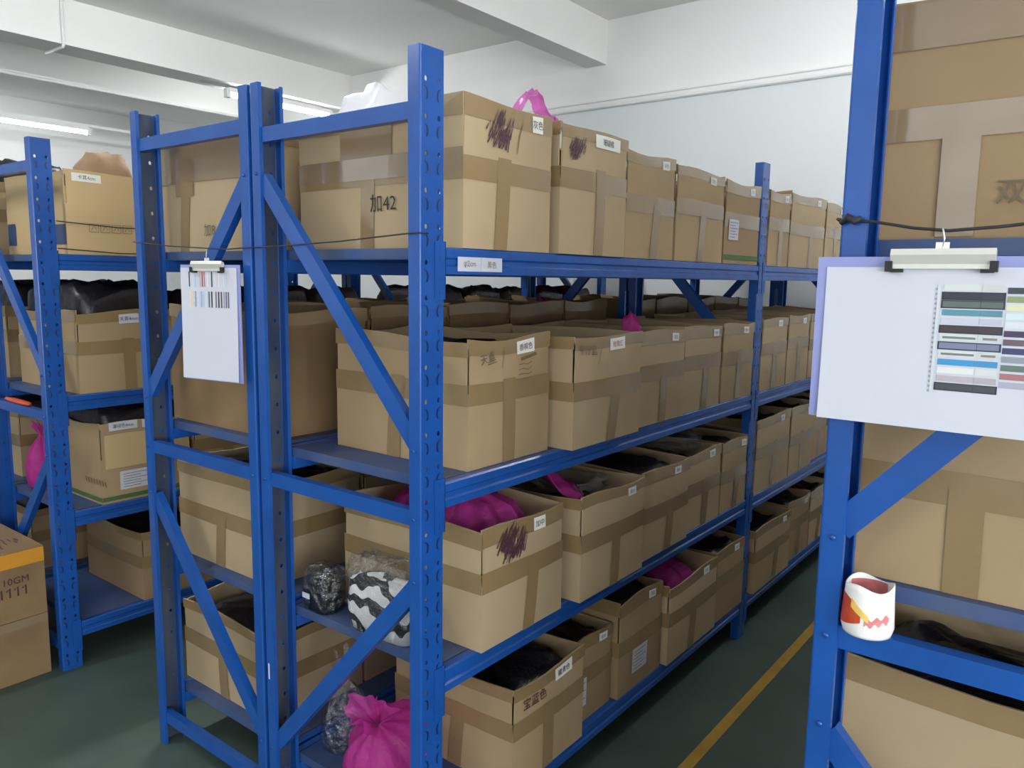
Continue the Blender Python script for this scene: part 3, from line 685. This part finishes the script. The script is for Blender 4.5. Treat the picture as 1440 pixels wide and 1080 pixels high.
def tied_mesh(seed, r, h, ear=0.06, pleats=11, sq=1.0, full=False):
    """bag gathered to a knot with a ruffle above it"""
    vs_, fs = [], []; n = 44; r2 = random.Random(seed); ph = [r2.uniform(0, 6.28) for _ in range(5)]
    prof = [(0.0, 0), (0.72, 0.0), (0.93, 0.06), (1.0, 0.22), (0.97, 0.42), (0.86, 0.62), (0.62, 0.80), (0.34, 0.92), (0.14, 1.0), (0.10, 1.03), (0.20, 1.07), (0.34, 1.12), (0.42, 1.14)]
    if full: prof = [(0.0, 0), (0.9, 0.0), (1.0, 0.06), (1.0, 0.3), (1.0, 0.6), (0.97, 0.78), (0.80, 0.89), (0.42, 0.96)] + prof[8:]
    for j, (pr, pz) in enumerate(prof):
        t = min(1, pz)
        for i in range(n):
            th = 2 * PI * i / n
            k = 1 + 0.13 * t * t * math.sin(pleats * th + ph[0]) + 0.07 * t * math.sin(5 * th + ph[1]) + 0.05 * noise.noise(Vector((math.cos(th) * 3, math.sin(th) * 3, pz * 4 + seed)))
            zz = pz * h
            if j > 9: zz = h * 1.03 + (pz - 1.03) * ear / 0.11 * (0.7 + 0.6 * math.sin(2 * th + ph[2]) ** 2) ; k *= (0.5 + 0.9 * abs(math.sin(th + ph[3])))
            vs_.append((pr * k * r * math.cos(th), pr * k * r * math.sin(th) * sq, zz + 0.012 * h * noise.noise(Vector((th * 2, pz * 6, seed))) * t))
    for j in range(len(prof) - 1):
        for i in range(n):
            fs.append((j * n + i, j * n + (i + 1) % n, (j + 1) * n + (i + 1) % n, (j + 1) * n + i))
    return mesh('tied_bag', vs_, fs, True)
BLACKS = [lump_mesh(k, 0.5, 0.5, 0.5, 0.22, 3.6, 36, 20, e=0.3, flat=True) for k in range(4)]
for me in BLACKS: me.materials.append(MT['black_bag'])
CLOTHS = [lump_mesh(k + 9, 0.5, 0.5, 0.5, 0.20, 3.2, 36, 20, e=0.3, flat=True) for k in range(2)]
for me in CLOTHS: me.materials.append(MT['dark_cloth'])
FILL = {0: 0.85, 1: 0.90, 2: 0.97, 3: 0.96}
CONT = {}
SKIP = {('M', 0, 0), ('M', 2, 0), ('M', 3, 3), ('R', 1, 0), ('L', 0, 0)}
for (rk, lev, idx), (t, sh, (xc, yc, z0)) in CAR.items():
    if (rk, lev, idx) in SKIP: continue
    r2 = random.Random(lev * 17 + idx * 5 + ord(rk)); cloth = r2.random() < 0.35
    me = r2.choice(CLOTHS if cloth else BLACKS)
    f = FILL[lev] + r2.uniform(-0.06, 0.05)
    if lev == 1 and rk in 'NL': f = r2.uniform(0.78, 0.9) if rk == 'N' else r2.uniform(1.3, 1.42)
    if rk == 'K' and idx < 2: f = 1.36 if lev < 2 else 1.2
    if (rk, lev, idx) == ('L', 2, 0): f = 1.25
    if (rk, lev, idx) == ('M', 2, 1): f = 0.78
    if (rk, lev, idx) == ('M', 2, 3): f = 0.84
    o = link('stock_bundle' if cloth else 'plastic_bag', me, None, None, (xc, yc, z0 + 0.0055))
    o.scale = (sh.d - 0.022, sh.w - 0.022, sh.h * f); CONT[(rk, lev, idx)] = o
    tag(o, '%s filling the %s carton, %s shelf, %s' % ('dark stock bundle' if cloth else 'black plastic bag', ORD[idx], SH[lev], RN[rk]), 'bundle' if cloth else 'bag', 'contents of the cartons')

def bag(name, me, m, loc, label, cat='bag', group=None, rz=0, sc=(1, 1, 1), rx=0, rest=False):
    if rest:
        R_ = Matrix.Rotation(rz, 3, 'Z') @ Matrix.Rotation(rx, 3, 'X'); loc = (loc[0], loc[1], loc[2] - min((R_ @ v.co).z for v in me.vertices))
    o = link(name, me, m, None, loc); o.rotation_euler = (rx, 0, rz); o.scale = sc
    return tag(o, label, cat, group)
G = 'pink plastic bags'
sh2 = ZS[2] + 0.001; sh3 = ZS[3] + 0.001
bag('plastic_bag', tied_mesh(1, 0.130, 0.16, 0.045), 'pink', (-0.262, 0.180, sh3), 'big tied pink plastic bag on the bottom shelf behind the lower diagonal brace', group=G, rx=0.5, rest=True)
bag('plastic_bag', tied_mesh(2, 0.20, 0.350, 0.03, 13, 0.66, True), 'pink', (-0.225, 0.3625, sh2 + 0.006), 'pink tied bag bulging out of the scribbled third-shelf carton', group=G)
pk = bag('plastic_bag', tied_mesh(4, 0.105, 0.27, 0.02, 9), 'pink', (-0.145, 0.325, ZS[0] + 0.0065), 'pink bag poking up from the top-shelf carton marked 加42', group=G, rz=1.2)
bag('plastic_bag', tied_mesh(5, 0.165, 0.305, 0.02, 9, 1.0, True), 'pink', (-0.18, 1.415, sh3 + 0.006), 'pink bag in the fourth carton of the bottom shelf', group=G)
rb = [(-0.10, 0.36, 1.86), (-0.07, 0.395, 1.93), (-0.05, 0.415, 1.985), (-0.045, 0.445, 2.0), (-0.045, 0.468, 1.985), (-0.045, 0.482, 1.962), (-0.04, 0.505, 1.95), (-0.035, 0.53, 1.945), (-0.03, 0.555, 1.938)]
vs_, fs = [], []; nW = 6
rb2 = [tuple(Vector(rb[i]).lerp(Vector(rb[i + 1]), q)) for i in range(len(rb) - 1) for q in (0, 0.33, 0.66)] + [rb[-1]]
for sd in (0, 1):
    for i, p_ in enumerate(rb2):
        t_ = i / (len(rb2) - 1); wd_ = 0.034 * (0.5 + math.sin(PI * min(1, t_ * 0.9 + 0.08)))
        for j in range(nW + 1):
            u = j / nW - 0.5; nn = noise.noise(Vector((i * 0.7, j * 1.3, 2.0)))
            vs_.append((p_[0] + u * wd_ + 0.002 * sd, p_[1] + 0.008 * nn - u * 0.012, p_[2] + 0.010 * noise.noise(Vector((i * 0.6, j * 1.1, 7.0))) - 0.003 * sd - abs(u) * 0.02))
kN = len(rb2) * (nW + 1)
for i in range(len(rb2) - 1):
    for j in range(nW):
        a = i * (nW + 1) + j; f = (a, a + 1, a + nW + 2, a + nW + 1); fs += [f, tuple(v + kN for v in f)[::-1]]
    a = i * (nW + 1); fs.append((a, a + nW + 1, a + nW + 1 + kN, a + kN)); a += nW; fs.append((a + kN, a + nW + 1 + kN, a + nW + 1, a))
hm = mesh('handle', vs_, fs, True)
ho = link('bag_handle', hm, 'pink_pale', pk); ho.matrix_parent_inverse = pk.matrix_basis.inverted()
def ear_sheet(seed, L, wd):
    vs_, fs = [], []; n, m = 9, 5
    for side in (0, 1):
        for j in range(n + 1):
            t = j / n
            for i in range(m + 1):
                u = i / m - 0.5
                wv_ = wd * (0.35 + 0.9 * math.sin(PI * min(1, t * 0.8 + 0.15)))
                vs_.append((u * wv_, 0.012 * math.sin(9 * u + 5 * t + seed) + 0.004 * side + 0.02 * t, L * t + 0.01 * math.sin(7 * u + seed)))
    k = (n + 1) * (m + 1)
    for j in range(n):
        for i in range(m):
            a = j * (m + 1) + i; f = (a, a + 1, a + m + 2, a + m + 1); fs += [f, tuple(v + k for v in f)[::-1]]
    for j in range(n):
        a = j * (m + 1); fs.append((a, a + m + 1, a + m + 1 + k, a + k)); a += m; fs.append((a + k, a + m + 1 + k, a + m + 1, a))
    a = n * (m + 1)
    for i in range(m): fs.append((a + i, a + i + 1, a + i + 1 + k, a + i + k))
    return mesh('bag_ear', vs_, fs, True)
def handle(key, seed, L, wd, loc, rz, rx):
    p = CONT[key]; o = link('bag_handle', ear_sheet(seed, L, wd), 'pink', p); o.matrix_parent_inverse = p.matrix_basis.inverted()
    o.location = loc; o.rotation_euler = (rx, 0, rz); o['label'] = 'pink plastic handle'
handle(('M', 1, 2), 1, 0.10, 0.06, (-0.07, 1.06, ZS[1] + 0.262), 0.9, -0.25)
handle(('N', 1, 4), 3, 0.10, 0.07, (-0.95, 1.75, ZS[1] + 0.285), 0.5, -0.3)
handle(('M', 2, 1), 5, 0.13, 0.07, (-0.03, 0.70, sh2 + 0.27), -1.1, 1.15)
handle(('L', 2, 0), 6, 0.07, 0.05, (-1.98, 0.33, sh2 + 0.28), 1.2, 0)
GC = 'clear plastic bags'
bag('plastic_bag', tied_mesh(7, 0.075, 0.20, 0.07, 9), 'clear', (-0.487, 0.19, sh3), 'crumpled clear plastic bag beside the big pink bag', group=GC, rz=0.5)
bag('plastic_bag', lump_mesh(21, 0.15, 0.125, 0.045, 0.3, 3.0), 'clear', (-0.18, 1.495, sh2 + 0.262), 'crumpled clear bag on top of the fourth third-shelf carton', group=GC)
cb = link('clear_bag', lump_mesh(23, 0.13, 0.11, 0.025, 0.3, 3.0), 'clear', CONT[('M', 2, 1)]); cb.matrix_parent_inverse = CONT[('M', 2, 1)].matrix_basis.inverted(); cb.location = (-0.14, 0.80, sh2 + 0.262)
bag('plastic_bag', lump_mesh(25, 0.135, 0.13, 0.215, 0.18, 2.0), 'white_bag', (-0.42, 0.30, ZS[0] + 0.0065), 'white plastic bag heaped on the top-shelf carton marked 加42')
# zebra garment in a clear bag, leaning on the third-shelf carton
zb = thing('packed_garment', 'zebra-striped garment in a clear bag on the third shelf', 'clothing', (-0.245, 0.12, sh2), None, 0.0)
link('garment', lump_mesh(31, 0.12, 0.040, 0.075, 0.10, 1.6, e=0.5), 'zebra', zb, (0, 0, 0))
link('clear_bag', lump_mesh(33, 0.128, 0.047, 0.105, 0.16, 4.5, 40, 24, e=0.5), 'clear', zb, (0, 0, 0))
bb = thing('packed_garment', 'black garment in a clear bag deep on the third shelf', 'clothing', (-0.487, 0.122, sh2), None, 0.0)
link('garment', lump_mesh(35, 0.06, 0.045, 0.045, 0.2, 2.6), 'black_bag', bb)
link('clear_bag', lump_mesh(37, 0.068, 0.05, 0.065, 0.2, 3.2), 'clear', bb)
link('white_tag', boxm('tag', -0.03, 0.0, -0.0535, -0.0525, 0.04, 0.055), 'paper', bb)
bag('plastic_bag', tied_mesh(14, 0.062, 0.22, 0.05, 9), 'pink', (-2.385, 0.155, sh2), 'tied pink bag standing left of the twin-label carton', group=G)
bag('plastic_bag', lump_mesh(15, 0.085, 0.13, 0.16, 0.2, 2.6), 'black_bag', (-2.39, 0.38, sh2), 'black plastic bag behind the pink bag by the twin-label carton')
# things on top of rack L
tl, shl, (lx, ly, lz) = CAR[('L', 0, 0)]
bag('paper_bundle', lump_mesh(41, 0.105, 0.09, 0.203, 0.16, 2.2, e=0.45), 'kraft', (-2.11, 0.34, lz + 0.0055), 'crumpled brown kraft paper bundle standing in the printed yellowish carton', 'paper')

MT['orange_film'] = mat('orange_plastic', (196, 74, 40), 0.35, 0.4, bump=0.6, bscale=24)
bag('plastic_bag', lump_mesh(51, 0.13, 0.012, 0.008, 0.2, 3.0), 'orange_film', (-2.23, 0.020, 1.0136), 'flat orange plastic bag lying on a crossbar behind the floor cartons')
# ------------------------------------------------------------------ cords
def cord(name, pts, label, r=0.0022):
    return tag(link(name, tube(pts, r, 6), 'cord'), label, 'cord')
cord('cord', [(XN - 0.004, -0.004, 1.622), (-1.0, -0.007, 1.607), (-0.80, -0.010, 1.598), (-0.70, -0.0105, 1.594), (-0.62, -0.008, 1.597), (-0.45, -0.009, 1.600), (-0.25, -0.008, 1.607), (-0.03, -0.005, 1.620), (0.003, -0.004, 1.6205), (0.004, 0.02, 1.6205)], 'thin dark cord strung across the paired racks carrying the small clipboard', 0.0018)
ck = thing('cord', 'black cord knotted round the upright above the large clipboard', 'cord', (XRr, 0, 1.618))
link('strand', tube([(-0.004, 0.02, 0.0), (-0.0035, -0.004, 0.002), (0.012, -0.0065, 0.0), (0.05, -0.008, -0.004), (0.10, -0.018, -0.014), (0.143, -0.026, -0.019), (0.20, -0.018, -0.015), (0.28, -0.008, -0.006), (0.56, -0.006, 0.0)], 0.0024, 6), 'cord', ck)
link('knot', tube([(0.002, -0.006, -0.004), (0.012, -0.011, 0.004), (0.022, -0.010, -0.002), (0.030, -0.010, 0.003)], [0.004, 0.006, 0.0055, 0.003], 8), 'cord', ck)
for zz in (0.118, 0.02):
    cord('cord', [(XLr + 0.006, W, ZS[0] + zz), (XLr + 0.009, 0.3, ZS[0] + zz - 0.012), (XLr + 0.009, 0.56, ZS[0] + zz - 0.006), (XLr + 0.008, 1.9, ZS[0] + zz)], 'dark cord stretched across the printed yellowish carton, %s one' % ('upper' if zz > .1 else 'lower'), 0.0022)

# ------------------------------------------------------------------ clipboards
def clipboard(name, label, loc, rz, bw, bh, pw_, ph_, clipw, poff, chart):
    """board in its own x-z plane, face towards -y, top edge at z = 0"""
    t = thing(name, label, 'clipboard', loc, None, rz)
    link('board', boxm('board', -bw / 2, bw / 2, 0.0, 0.003, -bh, 0), 'lavender', t)
    n = 8; vs_, fs = [], []
    for j in range(n + 1):
        u = j / n; cv = 0.0016 + 0.004 * u * u
        for x in (-pw_ / 2 + poff[0], pw_ / 2 + poff[0]): vs_.append((x, -cv, poff[1] - ph_ * u))
    for j in range(n): a = 2 * j; fs.append((a, a + 2, a + 3, a + 1))
    pp = link('paper_sheet', mesh('paper', vs_, fs), 'paper', t)
    c = link('clip', extrude([(-0.002, 0.006), (-0.010, 0.010), (-0.013, 0.002), (-0.008, -0.010), (-0.0075, -0.016), (-0.004, -0.016), (-0.003, -0.004), (-0.001, 0.0)], 'x', -clipw / 2, clipw / 2), 'metal', t)
    for s in (-1, 1):
        link('rubber_corner', boxm('corner', s * clipw / 2 - 0.006, s * clipw / 2 + 0.003, -0.0115, -0.0035, -0.020, -0.006), 'black', c)
        link('rubber_corner', boxm('corner', s * clipw / 2 - (0.016 if s > 0 else -0.001), s * clipw / 2 + (-0.001 if s > 0 else 0.016), -0.0105, -0.0035, -0.021, -0.0165), 'black', c)
    link('hanging_tab', boxm('tab', -0.008, 0.008, -0.008, -0.006, 0.006, 0.018), 'metal', c)
    link('hook', tube([(0, -0.007, 0.012), (0.002, -0.010, 0.022), (0, -0.007, 0.030), (-0.002, -0.0045, 0.036)], 0.0012, 6), 'metal', t)
    def paper_y(z_):
        u = (poff[1] - z_) / ph_; return -(0.0016 + 0.004 * u * u) - 0.0006
    chart(pp, paper_y)
    return t
cm = {}
def cmat(c):
    if c not in cm: cm[c] = mat('swatch_%02x%02x%02x' % c, c, 0.6, 0.3)
    return cm[c]
def sw(pp, py, x0, x1, z0, z1, c, name='swatch'):
    ya, yb = py(z0), py(z1)
    link(name, mesh('swatch', [(x0, ya, z0), (x1, ya, z0), (x1, yb, z1), (x0, yb, z1)], [(0, 1, 2, 3)]), cmat(c), pp)
def chart_big(pp, py):
    cols = [(200, 204, 202), (58, 62, 70), (96, 106, 100), (90, 140, 152), (188, 190, 204), (70, 62, 68), (200, 206, 206), (120, 124, 150), (200, 206, 206), (66, 142, 190), (214, 214, 212), (176, 168, 172), (70, 76, 80)]
    cols2 = [(70, 72, 80), (140, 150, 112), (206, 206, 170), (196, 214, 216), (206, 208, 214), (74, 66, 86), (110, 92, 104), (70, 70, 104), (140, 144, 158), (100, 116, 108), (160, 110, 112), (160, 160, 176)]
    sw(pp, py, -0.002, 0.0015, -0.178, -0.036, (196, 202, 206), 'chart_margin')
    zt_ = -0.036; dz = 0.0108
    for j, c in enumerate(cols):
        z1 = zt_ - j * dz; sw(pp, py, 0.005, 0.048, z1 - dz * 0.72, z1, c); sw(pp, py, 0.0485, 0.073, z1 - dz * 0.72, z1, tuple(int(v * 0.92 + 8) for v in c))
        if j in (6, 8): sw(pp, lambda q: py(q) - 0.0004, 0.008, 0.046, z1 - dz * 0.5, z1 - dz * 0.24, (120, 122, 122)); sw(pp, lambda q: py(q) - 0.0004, 0.054, 0.070, z1 - dz * 0.5, z1 - dz * 0.24, (126, 124, 120))
        if j in (1, 2, 5, 7, 12): sw(pp, lambda q: py(q) + 0.0002, 0.003, 0.075, z1 - dz * 0.86, z1 + dz * 0.12, (52, 56, 64))
    for j, c in enumerate(cols2):
        z1 = zt_ - 0.003 - j * dz; sw(pp, py, 0.0765, 0.112, z1 - dz * 0.72, z1, c); sw(pp, py, 0.1125, 0.136, z1 - dz * 0.72, z1, tuple(int(v * 0.92 + 8) for v in c))
    for j in range(22): sw(pp, py, -0.0045, -0.0015, -0.178 + j * 0.0064, -0.175 + j * 0.0064, (150, 152, 158), 'chart_caption')
clipboard('clipboard', 'large landscape clipboard with a colour swatch chart, tied to the rack end', (0.983, -0.034, 1.5655), 0.0, 0.315, 0.228, 0.297, 0.215, 0.122, (0.004, -0.014), chart_big)
def chart_small(pp, py):
    r2 = random.Random(6)
    top = [(-0.078, (70, 66, 84)), (-0.056, (180, 200, 220)), (-0.048, (200, 206, 220)), (-0.036, (200, 160, 160)), (-0.028, (150, 90, 90)), (-0.02, (190, 120, 120)), (-0.008, (214, 214, 222)), (0.008, (70, 60, 80)), (0.02, (206, 206, 214)), (0.034, (220, 206, 214)), (0.052, (200, 214, 222)), (0.062, (190, 190, 204))]
    bot = [(-0.076, (230, 206, 176)), (-0.068, (226, 204, 180)), (-0.056, (150, 150, 170)), (-0.046, (196, 206, 222)), (-0.034, (150, 170, 206)), (-0.026, (176, 190, 216)), (-0.014, (200, 210, 226)), (-0.004, (96, 90, 104)), (0.006, (60, 54, 66)), (0.022, (110, 104, 120)), (0.032, (60, 52, 64)), (0.042, (84, 76, 92)), (0.052, (150, 146, 160)), (0.060, (110, 104, 124)), (0.068, (104, 100, 120))]
    for x, c in top: sw(pp, py, x, x + 0.0045, -0.058, -0.018, c)
    for x, c in bot: sw(pp, py, x, x + 0.005, -0.112, -0.070, c)
clipboard('clipboard', 'small portrait clipboard with two rows of colour swatches, hung on the cord', (-0.735, -0.040, 1.553), 0.165, 0.222, 0.308, 0.212, 0.297, 0.115, (-0.004, -0.008), chart_small)

# ------------------------------------------------------------------ tub on the crossbar
ZT = 0.995 + 0.018 + 0.0006
tb = thing('plastic_tub', 'white plastic tub with red fruit print standing on the blue crossbar', 'tub', (0.917, 0.012, ZT))
def tub_r(z_): return 0.0335 + 0.004 * (1 - z_ / 0.075) + (0.0 if z_ > 0.012 else -0.004 * (1 - z_ / 0.012))
nS = 40; vs_, fs = [], []
zs = [0, 0.004, 0.012, 0.03, 0.05, 0.066, 0.075]
for off in (0, -0.0015):
    for z_ in zs:
        for i in range(nS):
            th = 2 * PI * i / nS; r = tub_r(z_) + off; zz = z_ + (0.004 * math.sin(3 * th + 1) * (z_ / 0.075) ** 4 if z_ > 0.05 else 0)
            vs_.append((r * math.cos(th), r * math.sin(th), zz + (0.0015 if off and z_ == 0 else 0)))
m = len(zs)
for lay in (0, 1):
    for j in range(m - 1):
        for i in range(nS):
            a = lay * m * nS + j * nS; f = (a + i, a + (i + 1) % nS, a + nS + (i + 1) % nS, a + nS + i); fs.append(f if not lay else f[::-1])
for i in range(nS): a = (m - 1) * nS; fs.append((a + i, a + (i + 1) % nS, a + m * nS + (i + 1) % nS, a + m * nS + i))
fs.append(tuple(range(nS))[::-1]); fs.append(tuple(m * nS + i for i in range(nS)))
link('body', mesh('tub', vs_, fs, True), 'tub', tb)
def tub_patch(name, m_, th0, th1, zf0, zf1, off, n=10):
    vs_, fs = [], []
    for i in range(n + 1):
        th = th0 + (th1 - th0) * i / n; u = i / n
        for z_ in (zf0(u), (zf0(u) + zf1(u)) / 2, zf1(u)): r = tub_r(z_) + off; vs_.append((r * math.cos(th), r * math.sin(th), z_))
    for i in range(n):
        for k in (0, 1): a = 3 * i + k; fs.append((a, a + 3, a + 4, a + 1))
    link(name, mesh('print', vs_, fs, True), m_, tb)
D0 = -1.33            # direction of the photographer seen from the tub
tub_patch('fruit_print', 'tub_red', D0 - 1.6, D0 - 0.30, lambda u: 0.014 + 0.010 * u * u, lambda u: 0.060 - 0.020 * u ** 3, 0.0005)
tub_patch('fruit_print', 'tub_yellow', D0 - 0.75, D0 + 0.0, lambda u: 0.044 - 0.018 * u, lambda u: 0.058 - 0.022 * u, 0.0008)
tub_patch('lettering_print', 'tub_pink', D0 - 0.15, D0 + 0.85, lambda u: 0.020 + 0.008 * u + 0.003 * math.sin(20 * u), lambda u: 0.030 + 0.008 * u + 0.003 * math.sin(17 * u), 0.0006, 16)
tub_patch('lid_film', 'tub_pink', D0 + PI - 0.9, D0 + PI + 0.9, lambda u: 0.050, lambda u: 0.070, -0.0022)

# stickers on the top beam of the yellow-line rack
for (ya, yb, tx) in ((0.115, 0.195, 'φ2cm'), (0.196, 0.272, '黑色')):
    st = tag(link('beam_sticker', boxm('sticker', 0.0022, 0.0028, ya, yb, 1.594 - 0.051, 1.594 - 0.019), 'paper'), 'white sticker reading %s on the top beam of the yellow-line rack' % tx, 'sticker', 'stickers on the top beam')
    V, F, a = text2d(tx); link('sticker_text', mesh('t', [(0.0034, (ya + yb) / 2 + q * 0.016, 1.559 + v * 0.016) for q, v in V], F), 'ink_grey', st)

tag(link('paper_scrap', boxm('scrap', -0.5815, -0.5765, -0.0008, -0.0002, 0.43, 0.475), 'paper'), 'tiny white paper scrap stuck low on the upright beside the clear bag', 'paper')
